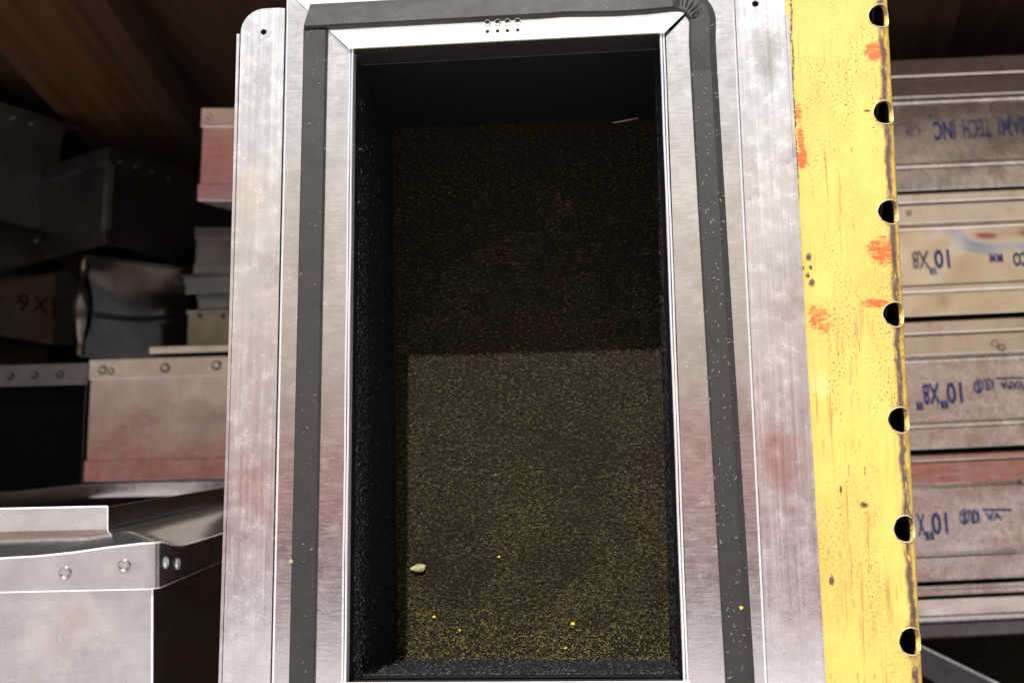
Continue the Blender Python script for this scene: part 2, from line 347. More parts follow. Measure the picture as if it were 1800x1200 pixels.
# what the metal mirrors: unseen slopes added to catch sun and tint reflections
w = thing('reflector', 'long unseen reflector added behind the camera, tan slope above an orange red slope', 'reflector', (0, -25, -1.25))
obj('lilac_panel', B((-45, 45, -.2, 0, 0, 4.4)), M_lilac, w)
def slope(x0, x1, y0, z0, y1, z1, t):
    bm = bmesh.new(); f = bm.faces.new([bm.verts.new(p) for p in ((x0, y0, z0), (x1, y0, z0), (x1, y1, z1), (x0, y1, z1))])
    bmesh.ops.solidify(bm, geom=[f], thickness=t); return bm
obj('red_slope', slope(-45, 45, 2.6, 2.35, .02, 4.25, .05), M_red, w)
obj('tan_slope', slope(-46, 46, .4, 4.40, -27, 4.40+27.4*.577, .12), M_tan, w)

# ================================================================ REGISTER BOX
rb = thing('register_box', 'tall galvanised register box with black lined opening, front and centre', 'register box', (0, 0, -.11))
def toL(bm, L=Vector((0, 0, -.11))):
    for v in bm.verts: v.co -= L
    return bm
XL, XR, ZT, ZB = -.1256, .0244, .2431, -.0499
FL, FR, FT, FB = -.1561, .0566, .2742, -.0812
K = .06
fy = lambda a, b, d: (a, d, b)
ftop = lambda a, b, d: (a, d-K*(FT-b), b)
fbot = lambda a, b, d: (a, d-K*.4*(b-FB), b)
g = .00018
vent = [circ(x, .2529, .00125, 14) for x in (-.0588, -.0540, -.0493, -.0444)]+[circ(x, .2482, .0009, 12) for x in (-.0588, -.0540, -.0493, -.0444)]
obj('frame_panel', toL(sheet([(FL, FB), (FL, FT), (XL, ZT+.0002), (XL, ZB)], [], .0006, fy)), M_frame, rb)
obj('frame_panel', toL(sheet([(FR, FB), (FR, FT), (XR+.0004, ZT-.0012), (XR, ZB)], [], .0006, fy)), M_frame, rb)
obj('frame_panel', toL(sheet([(FL+g*2, FT), (FR-g*3, FT), (XR-g, ZT), (XL+g, ZT)], vent, .0006, ftop)), M_frame, rb)
obj('frame_panel', toL(sheet([(FL+g*2, FB), (FR-g*2, FB), (XR-g, ZB), (XL+g, ZB)], [], .0006, fbot)), M_frame, rb)
# folded frame edge at the slits: bright bead each side
for x in (FL, FR):
    bm = bmesh.new(); tube(bm, [(x, .0002, FB), (x, .0002, FT+.0005)], .0006, 8); obj('folded_edge', toL(bm), M_lip, rb, smooth=True)
# side webs behind the slits
for x0, x1 in ((FL, FL+.0006), (FR-.0006, FR)): obj('frame_return', toL(B((x0, x1, .0008, .012, FB, FT))), M_dark, rb)
# mounting flanges
def flange(outer, hole, hem, sgn):
    o = obj('mounting_flange', toL(sheet(outer, [circ(*hole, .0015, 20)], .0007, lambda a, b, d: (a, d-.0010+.0009*math.sin((b+.1)*11), b))), M_flange, rb, bevel=.0001)
    bm = bmesh.new(); x0, x1, zt = hem
    pr = [(-1, 0), (-1, .0007), (-.8, .0010), (.8, .0010), (1, .0006), (1, 0)]
    path = [((x0+x1)/2, -.112+(zt+.112)*i/24) for i in range(25)]
    hm = ribbon(path, (x1-x0)/2, pr); 
    for v in hm.verts: v.co.y += -.0009+.0009*math.sin((v.co.z+.1)*11)
    e = obj('hemmed_edge', toL(hm), M_flange, o)
    return o
A = [(-.1570, -.112), (-.1570, .2655), (-.1600, .2660), (-.1655, .2660)]+arc(-.1669, .2545, .0115, 95, 180, 10)+[(-.1784, -.112)]
flange(A, (-.1672, .2540), (-.1803, -.1787, .2533), -1)
A = [(.0572, -.112), (.0572, .2660), (.0690, .2660)]+arc(.0690, .2550, .0110, 80, 0, 10)+[(.0800, -.112)]
flange(A, (.0665, .2551), (.0797, .0813, .2486), 1)
# inner opening hems: a double bead all round
def lip(x0, z0, x1, z1, nx, nz):
    bm = bmesh.new()
    for off, r, y in ((0.0003, .00055, -.0010), (.0016, .0005, -.0008)):
        pts = [(x0+(x1-x0)*i/12+nx*off+.00012*math.sin(i*1.7+off*900), y, z0+(z1-z0)*i/12+nz*off) for i in range(13)]
        tube(bm, pts, r, 8)
    box(bm, min(x0, x1)-(abs(nx)*.0002), max(x0, x1)+(abs(nx)*.0002)+.00001, -.0008, .0052, min(z0, z1)-(abs(nz)*.0002), max(z0, z1)+(abs(nz)*.0002)+.00001)
    obj('opening_hem', toL(bm), M_lip, rb, smooth=False)
lip(XL+.0021, ZB, XL+.0021, ZT+.0008, -1, 0); lip(XR-.0023, ZB, XR-.0023, ZT, 1, 0)
bm = bmesh.new()
yt = -K*(FT-ZT)
tube(bm, [(XL, yt-.0003, ZT+.0002), (XR, yt-.0003, ZT+.0002)], .0007, 8); obj('opening_hem', toL(bm), M_lip, rb, smooth=True)
bm = bmesh.new(); tube(bm, [(XL, -.001, ZB), (XR, -.001, ZB)], .0011, 8); obj('opening_hem', toL(bm), M_lip, rb, smooth=True)
# liner: a wrapped mouth strip, then four walls and a back
bk = [P(690, 227, .1023), P(1150, 210, .1023), P(1178, 1160, .1023), P(700, 1157, .1023)]   # TL TR BR BL
m0, m1 = .0010, .0150
def quadsheet(name, a, b, c, d, n, m, amp, mat, seed, **kw):
    """soft liner panel a-b (front edge) to d-c (back edge)"""
    from mathutils import noise
    bm = bmesh.new(); vs = []
    nrm = (Vector(b)-Vector(a)).cross(Vector(d)-Vector(a)).normalized()
    for i in range(n+1):
        row = []
        for j in range(m+1):
            u, v = i/n, j/m
            p = Vector(a).lerp(Vector(b), u).lerp(Vector(d).lerp(Vector(c), u), v)
            e = min(1, 6*min(v, 1-v)+.25)
            p += nrm*amp*e*(noise.noise(p*28+Vector((seed, 0, 0)))+.5*noise.noise(p*90))
            row.append(bm.verts.new(p))
        vs.append(row)
    for i in range(n):
        for j in range(m): bm.faces.new((vs[i][j], vs[i+1][j], vs[i+1][j+1], vs[i][j+1]))
    return obj(name, toL(bm), mat, rb, smooth=True, **kw)
f0 = [(XL+.0025, m1, ZT-.0012), (XR-.0027, m1, ZT-.0010), (XR-.0027, m1, ZB+.0012), (XL+.0025, m1, ZB+.0012)]
quadsheet('liner_wall', f0[0], f0[1], bk[1], bk[0], 40, 24, .0006, M_liner, 1)
quadsheet('liner_wall', (f0[3][0], .0045, f0[3][2]), (f0[0][0], .0045, f0[0][2]), bk[0], bk[3], 90, 30, .0009, M_liner, 2)
quadsheet('liner_wall', (f0[1][0]-.0002, .0045, f0[1][2]), (f0[2][0]-.0002, .0045, f0[2][2]), bk[2], bk[1], 90, 30, .0008, M_liner, 3)
quadsheet('liner_wall', f0[2], f0[3], bk[3], bk[2], 40, 24, .0009, M_liner, 4)
quadsheet('liner_back', bk[0], bk[1], bk[2], bk[3], 60, 90, .0006, M_linerback, 5)
for mb in ((XL+.0023, XR-.0025, m0, m1+.0004, ZT-.0006, ZT), (XL+.0023, XR-.0025, m0, m1, ZB, ZB+.0006)): obj('liner_mouth', toL(B(mb)), M_tape, rb)
bm = bmesh.new(); tube(bm, [(XL+.003, m1+.0003, ZT-.0011), (-.05, m1+.0003, ZT-.0009), (XR-.003, m1+.0003, ZT-.0007)], .00022, 6); obj('liner_edge', toL(bm), simple('frayed_liner_edge', (.07, .065, .055), .6), rb)
obj('insulation', toL(B((XL-.002, XR+.002, .0004, .1045, ZT+.001, ZT+.0128), (XL-.012, XR+.012, .1045, .116, ZB-.012, ZT+.001))), M_wool, rb)
obj('casing', toL(B((XL-.016, XL-.0155, .013, .118, ZB-.015, ZT+.015), (XR+.0155, XR+.016, .013, .118, ZB-.015, ZT+.015), (XL-.0155, XR+.0155, .013, .118, ZT+.0145, ZT+.015), (XL-.0155, XR+.0155, .013, .118, ZB-.015, ZB-.0145), (XL-.0155, XR+.0155, .1175, .118, ZB-.0145, ZT+.0145))), M_frame, rb)
# tape strips, chamfered
def tprof(h, ch=.10): return [(-1, 0), (-1, h*.55), (-1+ch, h), (1-ch, h), (1, h*.55), (1, 0)]
pathR = [(-.1462+i*(.1745/14), .2603+.0008*math.sin(i*.9)*(i > 9)) for i in range(15)]
pathR += arc(.0305, .2483, .0112, 80, 4, 9)
pathR += [(.0411+.0042*t**1.1, .238-.283*t) for t in [i/20 for i in range(21)]]
pathR += arc(.0353, -.052, .0100, 0, -90, 8)+[(.030-.16*i/6, -.0620-.002) for i in range(7)]
pathR[-15:] = [p for p in pathR[-15:]]
bm = ribbon(pathR, lambda i: .0058 if i > 14 else .0060, [(-1, 0), (-1, .0010), (-.86, .0015), (.62, .0016), (1.12, .0006), (1.14, 0)])
for v in bm.verts:
    if v.co.z > .25 and v.co.x < .03 and v.co.y < -.0004: v.co.y *= 1.7
    if v.co.z > .235:
        v.co.y += -K*(FT-min(v.co.z, FT))*min(1, max(0, (.045-v.co.x)/.02))
        if v.co.x < -.140 and v.co.z > .262: v.co.x += .0016
        if v.co.x < -.140 and v.co.z < .262: v.co.x -= .0008
tp = obj('tape_strip', toL(bm), M_tape, rb)
pathL = [(-.1420-.00006*i, .2545-.0160*i) for i in range(20)]
bm = ribbon(pathL, .0056, [(-1, 0), (-1, .0010), (-.9, .0016), (.92, .0016), (1.06, .0010), (1.06, 0)])
for v in bm.verts:
    if v.co.z > .254 and v.co.x > -.14: v.co.z -= .0012
    v.co.y -= .0006*max(0, (v.co.z-.23)/.025)
obj('tape_strip', toL(bm), M_tape, rb)
# wrinkles at the corner turn
bm = bmesh.new()
for k, (a, r0, r1) in enumerate(((72, .0075, .0150), (60, .0070, .0158), (48, .0065, .0150), (36, .0068, .0160), (22, .0070, .0130), (12, .0060, .0110))):
    a0 = math.radians(a); cx, cz = .0305, .2483
    p = [(cx+math.cos(a0+.10*math.sin(t*2))*(r0+(r1-r0)*t), -.0016-.0006*math.sin(t*3.1)-K*.01, cz+math.sin(a0+.10*math.sin(t*2))*(r0+(r1-r0)*t)) for t in [i/6 for i in range(7)]]
    tube(bm, p, [.0001, .0003, .0003, .0003, .0002, .0001, .0001], 6)
obj('tape_wrinkle', toL(bm), M_tape, tp, smooth=True)
# rims of the upper vent holes pressed through the tape
for x in (-.0588, -.0540, -.0493, -.0444):
    bm = bmesh.new(); c = circ(x, .2529, .00135, 16); tube(bm, [(a, -.0018-.0003*(.2529-b)/.001, b) for a, b in c]+[(c[0][0], -.0018, c[0][1])], .00024, 6)
    obj('vent_rim', toL(bm), M_lip, rb, smooth=True)
# fibres: short bent needles
def fibres(name, mat, n, samp, l0, l1, r, parent=rb, lift=.0004, nrm=Vector((0, -1, 0)), horiz=.6):
    bm = bmesh.new()
    for _ in range(n):
        c = samp(); 
        if c is None: continue
        L = random.uniform(l0, l1)*random.choice((.5, 1, 1)); a = random.gauss(0, .5) if random.random() < horiz else random.uniform(0, math.pi)
        t = (nrm.orthogonal().normalized() if abs(nrm.y) < .5 else Vector((1, 0, 0))); b2 = nrm.cross(t)
        d = t*math.cos(a)+b2*math.sin(a); e = nrm.cross(d)
        cc = Vector(c)+nrm*lift; bend = random.uniform(-.3, .3)*L
        p0 = cc-d*L/2; p1 = cc+e*bend+nrm*random.uniform(0, .3)*L; p2 = cc+d*L/2+nrm*random.uniform(0, .2)*L
        rr = r*random.uniform(.6, 1.3)
        rows = [[bm.verts.new(p+e*rr*s+nrm*rr*q) for s, q in ((-1, 0), (0, 1.2), (1, 0))] for p in (p0, p1, p2)]
        for A_, B_ in zip(rows, rows[1:]):
            for k in (0, 1): bm.faces.new((A_[k], A_[k+1], B_[k+1], B_[k]))
    o = obj(name, toL(bm) if parent is rb else bm, mat, parent, kind='stuff'); return o
def backpt(bias=1.0, low=None):
    while True:
        u, v = random.random(), random.random()**bias
        p = bk[0].lerp(bk[1], u).lerp(bk[3].lerp(bk[2], u), v)
        from mathutils import noise
        if random.random() < .36+1.2*(noise.noise(p*26)+.7*noise.noise(p*75)+.12) : return p+Vector((0, -.0004, 0))
fibres('yellow_fibres', M_fy, 2600, lambda: backpt(.5), .0004, .0013, .000038)
fibres('olive_fibres', M_fo, 11000, lambda: backpt(.34), .0005, .0018, .000045, horiz=.85)
fibres('white_fibres', M_fw, 700, lambda: backpt(.6), .0003, .0009, .000045)
def lowpt():
    u = random.random(); v = 1-abs(random.gauss(0, .045)); p = bk[0].lerp(bk[1], u).lerp(bk[3].lerp(bk[2], u), v); return p+Vector((0, -.001, 0))
fibres('yellow_fibres', M_fy, 900, lowpt, .0005, .0019, .00006, horiz=.3)
def wallpt(a, b, c, d):
    def f():
        u, v = random.random(), random.random()**1.4
        return Vector(a).lerp(Vector(b), u).lerp(Vector(d).lerp(Vector(c), u), v)
    return f
fibres('wall_fibres', M_fg, 2200, wallpt((f0[1][0]-.0012, .006, ZT), (f0[2][0]-.0012, .006, ZB), bk[2], bk[1]), .0005, .0014, .000038, nrm=Vector((-1, 0, 0)))
fibres('wall_fibres', M_fw, 340, wallpt((f0[0][0]+.0010, .006, ZT-.02), (f0[3][0]+.0010, .006, ZB), bk[3], bk[0]), .0005, .0011, .00004, nrm=Vector((1, 0, 0)))
fibres('wall_fibres', M_fg, 1500, wallpt((XL, .014, ZB+.0022), (XR, .014, ZB+.0022), bk[2]+Vector((0, 0, .0012)), bk[3]+Vector((0, 0, .0012))), .0005, .0016, .00005, nrm=Vector((0, 0, 1)))
def leftfront():
    v = random.random()**.55; d = abs(random.gauss(0, .018)); return Vector((f0[0][0]+.0012+.002*d/.1, .005+d, ZT-.02+(ZB-ZT+.02)*v))
fibres('wall_fibres', M_fg, 2600, leftfront, .0004, .0012, .000038, nrm=Vector((1, 0, 0)), horiz=.2)
def facept():
    r = random.random()
    if r < .35: return Vector((random.uniform(-.178, XL-.003), -.0012 if random.random() < .5 else -.0018, random.uniform(-.05, .26)))
    if r < .75: return Vector((random.uniform(XR+.003, .079), -.0015, random.uniform(-.05, .26)))
    return Vector((random.uniform(.0345, .048), -.0018, random.uniform(-.05, .23)))
fibres('dust_fibres', simple('pale_dust_fibre', (.80, .78, .70), .4), 400, facept, .0004, .0017, .00005, horiz=.2)
bm = bmesh.new()
for _ in range(160):
    p = facept(); r = random.uniform(.00008, .00022); p.y -= .0002
    bmesh.ops.create_icosphere(bm, subdivisions=1, radius=r, matrix=Matrix.Translation(p))
obj('dust_specks', toL(bm), M_fw, rb, kind='stuff')
def tuft(name, label, cat, p, r, mat, sy=.5, sx=1.3, sz=.8, grp=None):
    from mathutils import noise
    bm = bmesh.new(); bmesh.ops.create_icosphere(bm, subdivisions=3, radius=1)
    for v in bm.verts:
        q = v.co.copy(); k = 1+.55*noise.noise(q*1.1+Vector(p)*99)+.25*noise.noise(q*4+Vector(p)*50); v.co = Vector((q.x*sx, q.y*sy, q.z*sz))*r*k
    o = obj(name, bm, mat); o.location = p; o['label'] = label; o['category'] = cat
    if grp: o['group'] = grp
    return o
tuft('wool_tuft', 'pale yellow tuft of wool stuck low on the left of the dusty back lining', 'tuft', P(736, 998, .1005), .0024, M_tuft, .22, 1.6, .75)
tuft('wool_tuft', 'small cream tuft on the left metal frame edge beside the black tape', 'tuft', P(514, 987, -.001), .0014, M_tuft, .4, .9)
for u, v, r, l in ((763, 1084, .0008, 'orange yellow crumb low on the back lining, left of centre'), (1007, 1096, .0009, 'bright yellow crumb low on the back lining, right of centre'), (808, 1107, .0006, 'tiny yellow crumb low on the back lining, lowest of the left crumbs'),
                (877, 978, .0006, 'tiny yellow crumb alone in the middle of the lit back lining'), (994, 1138, .0006, 'tiny yellow crumb at the foot of the back lining, rightmost'), (1303, 1068, .0008, 'yellow crumb stuck on the black tape at lower right')):
    Y = .1008 if u < 1200 else -.0018
    tuft('yellow_crumb', l, 'crumb', P(u, v, Y), r, M_yb, .6, 1, .8, 'yellow insulation crumbs')
bm = bmesh.new(); tube(bm, [P(1078, 216, .100), P(1100, 212, .098), P(1122, 208, .096)], [.0003, .0004, .0002], 6)
s_ = obj('wood_splinter', bm, simple('pink_brown_splinter', (.55, .32, .24), .5)); s_['label'] = 'thin pinkish splinter lying along the top right of the black lining'; s_['category'] = 'splinter'

# ================================================================ YELLOW POST
yp = thing('rack_upright', 'scratched yellow steel post with a row of punched holes and orange scuffs', 'rack post', PX0, (0, PROT, 0))
Rb = .0050; X0, XB, DEP = -.028, HX-.0008, .045; TH = .0018
def bend(s, b, d):
    Lb = Rb*math.pi/2
    if s < X0: return (X0, 0, b)
    if s <= XB: return (s, d, b)
    if s <= XB+Lb:
        a = (s-XB)/Rb; r = Rb-d; return (XB+r*math.sin(a), Rb-r*math.cos(a), b)
    return (XB+Rb-d, Rb+(s-XB-Lb), b)
bm = bmesh.new(); Lb = Rb*math.pi/2; SE = XB+Lb+DEP
hole_c = [HZ0-HP*i for i in range(-2, 10)]; RH = .0056; HH = .0085
def strip(s_list, z0, z1, nz):
    for i in range(len(s_list)-1):
        for k in range(nz):
            cells.append([(s_list[i], z0+(z1-z0)*k/nz), (s_list[i+1], z0+(z1-z0)*k/nz), (s_list[i+1], z0+(z1-z0)*(k+1)/nz), (s_list[i], z0+(z1-z0)*(k+1)/nz)])
cells = []; sc = HX
allz = []
sA, sB = sc-HH, sc+HH
bendS = [sB+(XB+Lb-sB)*i/2 for i in range(3)] if XB+Lb > sB else [sB]
right = sorted(set([round(x, 7) for x in bendS]+[round(XB+Lb+.0005, 7), round(SE, 7)]))
ztop, zbot = hole_c[0]+HH, hole_c[-1]-HH
NR = 40
for ci, c in enumerate(hole_c):
    ang = [2*math.pi*k/NR+math.pi/4 for k in range(NR)]
    sq = []
    for a in ang:
        ca, sa = math.cos(a), math.sin(a); m = max(abs(ca), abs(sa)); sq.append((sc+HH*ca/m, c+HH*sa/m))
    rings = []
    for q in (0, .25, .55, 1):
        rings.append([((sc+RH*math.cos(a))*(1-q)+s0*q, (c+RH*math.sin(a))*(1-q)+z0*q) for a, (s0, z0) in zip(ang, sq)])
    for r0, r1 in zip(rings, rings[1:]):
        for k in range(NR): cells.append([r0[k], r0[(k+1) % NR], r1[(k+1) % NR], r1[k]])
    bz = sorted(set(round(z0, 7) for s0, z0 in sq if abs(s0-sA) < 1e-7)); bs = sorted(set(round(s0, 7) for s0, z0 in sq if abs(z0-(c+HH)) < 1e-7))
    for za, zb in zip(bz, bz[1:]):
        cells.append([(X0, za), (sA, za), (sA, zb), (X0, zb)])
        for a_, b_ in zip(right, right[1:]): cells.append([(a_, za), (b_, za), (b_, zb), (a_, zb)])
    if ci < len(hole_c)-1:
        z1, z0 = c-HH, hole_c[ci+1]+HH
        cells.append([(X0, z0), (sA, z0), (sA, z1), (X0, z1)])
        for a_, b_ in zip(bs+right[1:], (bs+right[1:])[1:]): cells.append([(a_, z0), (b_, z0), (b_, z1), (a_, z1)])
vmap = {}
def gv(s, b, d):
    k = (round(s*1e6), round(b*1e6), d)
    if k not in vmap: vmap[k] = bm.verts.new(bend(s, b, d))
    return vmap[k]
ecount = {}
for c in cells:
    fr = [gv(s, b, 0) for s, b in c]; bkv = [gv(s, b, TH) for s, b in c]
    try: bm.faces.new(fr); bm.faces.new(bkv[::-1]).material_index = 1
    except ValueError: continue
    for i in range(len(c)):
        e = frozenset(((round(c[i][0]*1e6), round(c[i][1]*1e6)), (round(c[(i+1) % len(c)][0]*1e6), round(c[(i+1) % len(c)][1]*1e6))))
        ecount.setdefault(e, []).append((c[i], c[(i+1) % len(c)]))
for e, l in ecount.items():
    if len(l) == 1 and len(e) == 2:
        (s0, b0), (s1, b1) = l[0]
        try: bm.faces.new((gv(s0, b0, 0), gv(s1, b1, 0), gv(s1, b1, TH), gv(s0, b0, TH)))
        except ValueError: pass
post = obj('post_face', bm, M_yellow, yp, smooth=True)
M_in = simple('shade_dark_inner_steel', (.05, .022, .012), .9, 0); post.data.materials.append(M_in)  # darkness of the hollow post put into the inner face colour
try:
    post.data.set_sharp_from_angle(angle=math.radians(35))
except Exception: pass
obj('post_back', B((X0, XB+Rb-TH-.001, .040, .042, zbot, ztop), (X0, X0+.002, .0022, .040, zbot, ztop)), M_in, yp)
obj('post_foot', B((X0-.01, XB+.02, -.01, .06, -1.253, -1.246), (X0, XB+Rb-.001, .0025, .038, -1.246, zbot)), M_yellow, yp)
# bare metal burr round each hole
for c in hole_c[1:10]:
    bm = bmesh.new(); ph = random.random()*6; pts = [bend(sc+(RH+.0001+.00012*math.sin(3*q+ph)+.00008*math.sin(7*q+2*ph))*math.cos(q), c+(RH+.0001+.00012*math.sin(3*q+ph))*math.sin(q), .0000) for q in [2*math.pi*k/36 for k in range(37)]]
    tube(bm, pts, .00026, 6); obj('hole_rim', bm, simple('worn_hole_rim', (.62, .52, .30), .45, .2) if 'worn_hole_rim' not in bpy.data.materials else bpy.data.materials['worn_hole_rim'], yp, smooth=True)

# ================================================================ FRONT LEFT BOX WITH COLLAR
def rotm(a, b, c): return Matrix.Rotation(c, 3, 'Z') @ Matrix.Rotation(a, 3, 'X') @ Matrix.Rotation(b, 3, 'Y')
IM = rotm(.1005, -.009, .0956); IT = Vector((-.2473, .03, .0304))
ib = thing('collar_box', 'bright galvanised box with raised rectangular collar and riveted band, front left', 'duct box')
ib.matrix_world = Matrix.Translation(IT) @ IM.to_4x4()
def Iloc(u, v, ly):
    d = CF*FPX+CR*(u-900)+CU*(600-v); o = IM.transposed() @ (CAM-IT); dd = IM.transposed() @ d; return o+dd*((ly-o.y)/dd.y)
def IlocX(u, v, lx):
    d = CF*FPX+CR*(u-900)+CU*(600-v); o = IM.transposed() @ (CAM-IT); dd = IM.transposed() @ d; return o+dd*((lx-o.x)/dd.x)
IW, ID, IH, EX, EY, BZ = .1449, .394, .0109, .039, .0614, .0324
rc = .0035
def around(off, n=8):
    """path round the front right corner (x, y, s)"""
    pts = [(-IW-.03+(EX-rc+IW+.03)*i/14, -EY-off) for i in range(15)]
    pts += [(EX-rc+(rc+off)*math.sin(math.pi/2*k/n), -EY+rc-(rc+off)*math.cos(math.pi/2*k/n)) for k in range(1, n+1)]
    pts += [(EX+off, -EY+rc+.008*i) for i in range(1, 40)]
    return pts
def ztop(i, pts):
    x, y = pts[i]
    if y < -EY+rc: s = EX-x; return -IH-.0022-.0052*(1-math.exp(-(max(0, s-.004)/.030)**1.6))
    s = y+EY-rc; return -IH-.0022-.0050*(1-math.exp(-(s/.022)**1.6))
def wrap(off, zb, th, top=True):
    bm = bmesh.new(); pts = around(off); rows = []
    for i, (x, y) in enumerate(pts):
        zt = ztop(i, pts) if top else -.018
        zs = [zt, zt-.002, (zt+zb)/2, zb+.001, zb]
        rows.append([bm.verts.new((x, y, z)) for z in zs])
    for a, b in zip(rows, rows[1:]):
        for k in range(4): bm.faces.new((a[k], a[k+1], b[k+1], b[k]))
    return bm
obj('front_panel', B((-IW-.03, EX, -EY, -EY+.0008, -.22, -.018)), M_front, ib, bevel=.0003)
obj('side_panel', B((EX-.0008, EX, -EY+.0009, .30, -.22, -.018)), M_boxm, ib)
bm = bmesh.new(); tube(bm, [(EX-.0003, -EY+.0003, -.22), (EX-.0003, -EY+.0003, -.03)], .0005, 8); obj('folded_corner', bm, M_lip, ib, smooth=True)
band = obj('band', wrap(.0024, -BZ, .0006), M_front, ib, smooth=True)
# pillowed top between band and collar
bm = bmesh.new(); pts = around(.0006); rows = []
for i, (x, y) in enumerate(pts):
    zt = ztop(i, pts); cx, cy = min(max(x, -IW-.03), 0.0), max(min(y, ID), 0.0)
    cx = min(x, 0.0) if y < 0.02 else 0.0; cy = 0.0 if y < 0.0 else y
    row = []
    for t in (0, .12, .3, .45, .55, .75, 1):
        z = zt+(-IH-zt)*t+.0022*max(0, 1-abs(t-.5)*2)
        row.append(bm.verts.new((x+(cx-x)*t, y+(cy-y)*t, z)))
    rows.append(row)
for a, b in zip(rows, rows[1:]):
    for k in range(6):
        bm.faces.new((a[k], a[k+1], b[k+1], b[k]))
obj('top_plate', bm, M_shiny, ib, smooth=True)
col_bm = B((-IW-.0, .0, 0, .0007, -IH, 0), (-.0007, .0, .0007, ID, -IH, -.0002), (-IW, 0, ID, ID+.0007, -IH, 0), (-IW, -IW+.0007, .0007, ID, -IH, 0))
obj('collar', col_bm, M_boxm, ib)
bm = bmesh.new(); tube(bm, [(-IW, 0, 0), (-.0004, 0, 0)], .0005, 8); tube(bm, [(-.0003, 0, 0), (-.0003, 0, -IH)], .0004, 8); obj('collar_edge', bm, M_lip, ib, smooth=True)
bm = bmesh.new(); pts = around(.0024)
tube(bm, [(x, y, ztop(i, pts)) for i, (x, y) in enumerate(pts)], .0005, 6); tube(bm, [(x, y, -BZ) for x, y in pts], .0003, 6); obj('rolled_edge', bm, M_lip, ib, smooth=True)
for u, v in ((115, 1007), (219, 994)):
    c = Iloc(u, v, -EY-.0024); bm = bmesh.new(); dome(bm, c, .0028, .0009, 20, 'y', 1); obj('rivet', bm, M_front, band, smooth=True)
for u, v in ((291, 988), (312, 990)):
    c = IlocX(u, v, EX+.0024); bm = bmesh.new(); dome(bm, c, .0028, .0009, 16, 'x', 1); obj('rivet', bm, M_lip, band, smooth=True)
bm = bmesh.new()
fibres('dust_fibres', M_fw, 130, lambda: Vector((random.uniform(-.12, EX-.004), -EY-.0006, random.uniform(-.10, -.034))), .0006, .0024, .00006, parent=ib, horiz=.2)
fibres('dust_fibres', M_fw, 40, lambda: Vector((random.uniform(-.12, 0), -.0002, random.uniform(-IH, -.001))), .0005, .0018, .00006, parent=ib, horiz=.2)

# ================================================================ DISTANT BOXES, LEFT
def dbox(label, loc, rz, x0, x1, D, H, mat, bandh, lowh, group='stacked galvanised duct boxes on the left', rot=(0, 0), rivets=(), flange=0, dark=False, name='duct_box', bev=.0008, dark_face=False):
    """loc = front top corner; local x right, y back, z down from 0 to -H"""
    t = thing(name, label, 'duct box', loc, (rot[0], rot[1], rz), group)
    e = .0012
    if dark_face:
        obj('body', B((x0, x0+.001, 0, D, -H, -bandh), (x1-.001, x1, 0, D, -H, -bandh), (x0+.001, x1-.001, 0, D, -H, -H+.001)), mat, t, bevel=bev)
        obj('liner', B((x0+.0015, x1-.0015, D*.4, D*.42, -H+.0015, -bandh)), M_liner, t)  # black sheet stands for the dark reflection on a closed face
    else: obj('body', B((x0, x1, 0, D, -H+lowh*.2, -bandh*.5)), mat, t, bevel=bev)
    b = obj('band', B((x0-e, x1+e, -e, D+e, -bandh, 0)), mat, t, bevel=.0006)
    if lowh and not dark_face: obj('lower_band', B((x0-e, x1+e, -e, D+e, -H, -H+lowh)), mat, t, bevel=.0006)
    if flange: obj('flange', B((x0-flange, x1+flange, -flange, D+flange, 0, .0012)), mat, t)
    for rx, rz_, r in rivets:
        bm = bmesh.new(); dome(bm, (rx, -e, rz_), r, r*.35, 14, 'y', 1); obj('rivet', bm, mat, b, smooth=True)
    return t
mp = lambda Y: (Y+.542)*1.02/2154
YG = .46; a = P(160, 632, YG); b = P(430, 632, YG); s = mp(YG)
dbox('pinkish duct box with riveted top band, beneath the small boxes at left', a, 0, 0, b.x-a.x, .3, 220*s, M_boxm, 37*s, 38*s,
     rivets=[(24*s, -20*s, .004), (40*s, -23*s, .003), (140*s, -19*s, .0045), (235*s, -17*s, .0045)])
a = P(160, 637, YG); h0 = P(-260, 637, YG)
dbox('duct box with dark reflecting face made as black recess beside the pinkish box, below the 9 X 9 box', (a.x-.002, YG, a.z), 0, h0.x-a.x, -.001, .3, 232*s, M_dark, 40*s, 0,
     rivets=[(-145*s, -22*s, .0035), (-100*s, -20*s, .0035), (-52*s, -20*s, .0035)], dark_face=True)
# box with stencil
def edge(u, vt, vb, Y): t = P(u, vt, Y); return t, (t-P(u, vb, Y)).length
YD = .56; a, h = edge(112, 418, 608, YD); s = mp(YD)
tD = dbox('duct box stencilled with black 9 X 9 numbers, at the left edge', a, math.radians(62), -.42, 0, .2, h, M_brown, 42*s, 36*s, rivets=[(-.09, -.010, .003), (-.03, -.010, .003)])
def Tloc(t, u, v, ly=-.0015):
    bpy.context.view_layer.update(); Mi = t.matrix_world.inverted(); o = Mi @ CAM; d = Mi.to_3x3() @ (CF*FPX+CR*(u-900)+CU*(600-v)); return o+d*((ly-o.y)/d.y)
for ch, u, v, hh in (('9', 41, 534, 38), ('X', 71, 538, 36), ('9', 97, 541, 33), ('-', 3, 521, 30)):
    q = Tloc(tD, u, v, -.0004); text('stencil_letter', ch, M_inkk, tD, q, hh*s*.9, False, 1.05, .0004)
YA = .57; a, h = edge(110, 226, 412, YA); s = mp(YA)
dbox('shaded grey duct box with wide top flange, topmost at the left edge', a, math.radians(60), -.45, 0, .2, h, M_dim, 26*s, 36*s, flange=.012, rivets=[(-.035, -.006, .002), (-.055, -.006, .002), (-.075, -.006, .002)])
YB = .50; a, h = edge(192, 258, 430, YB); s = mp(YB)
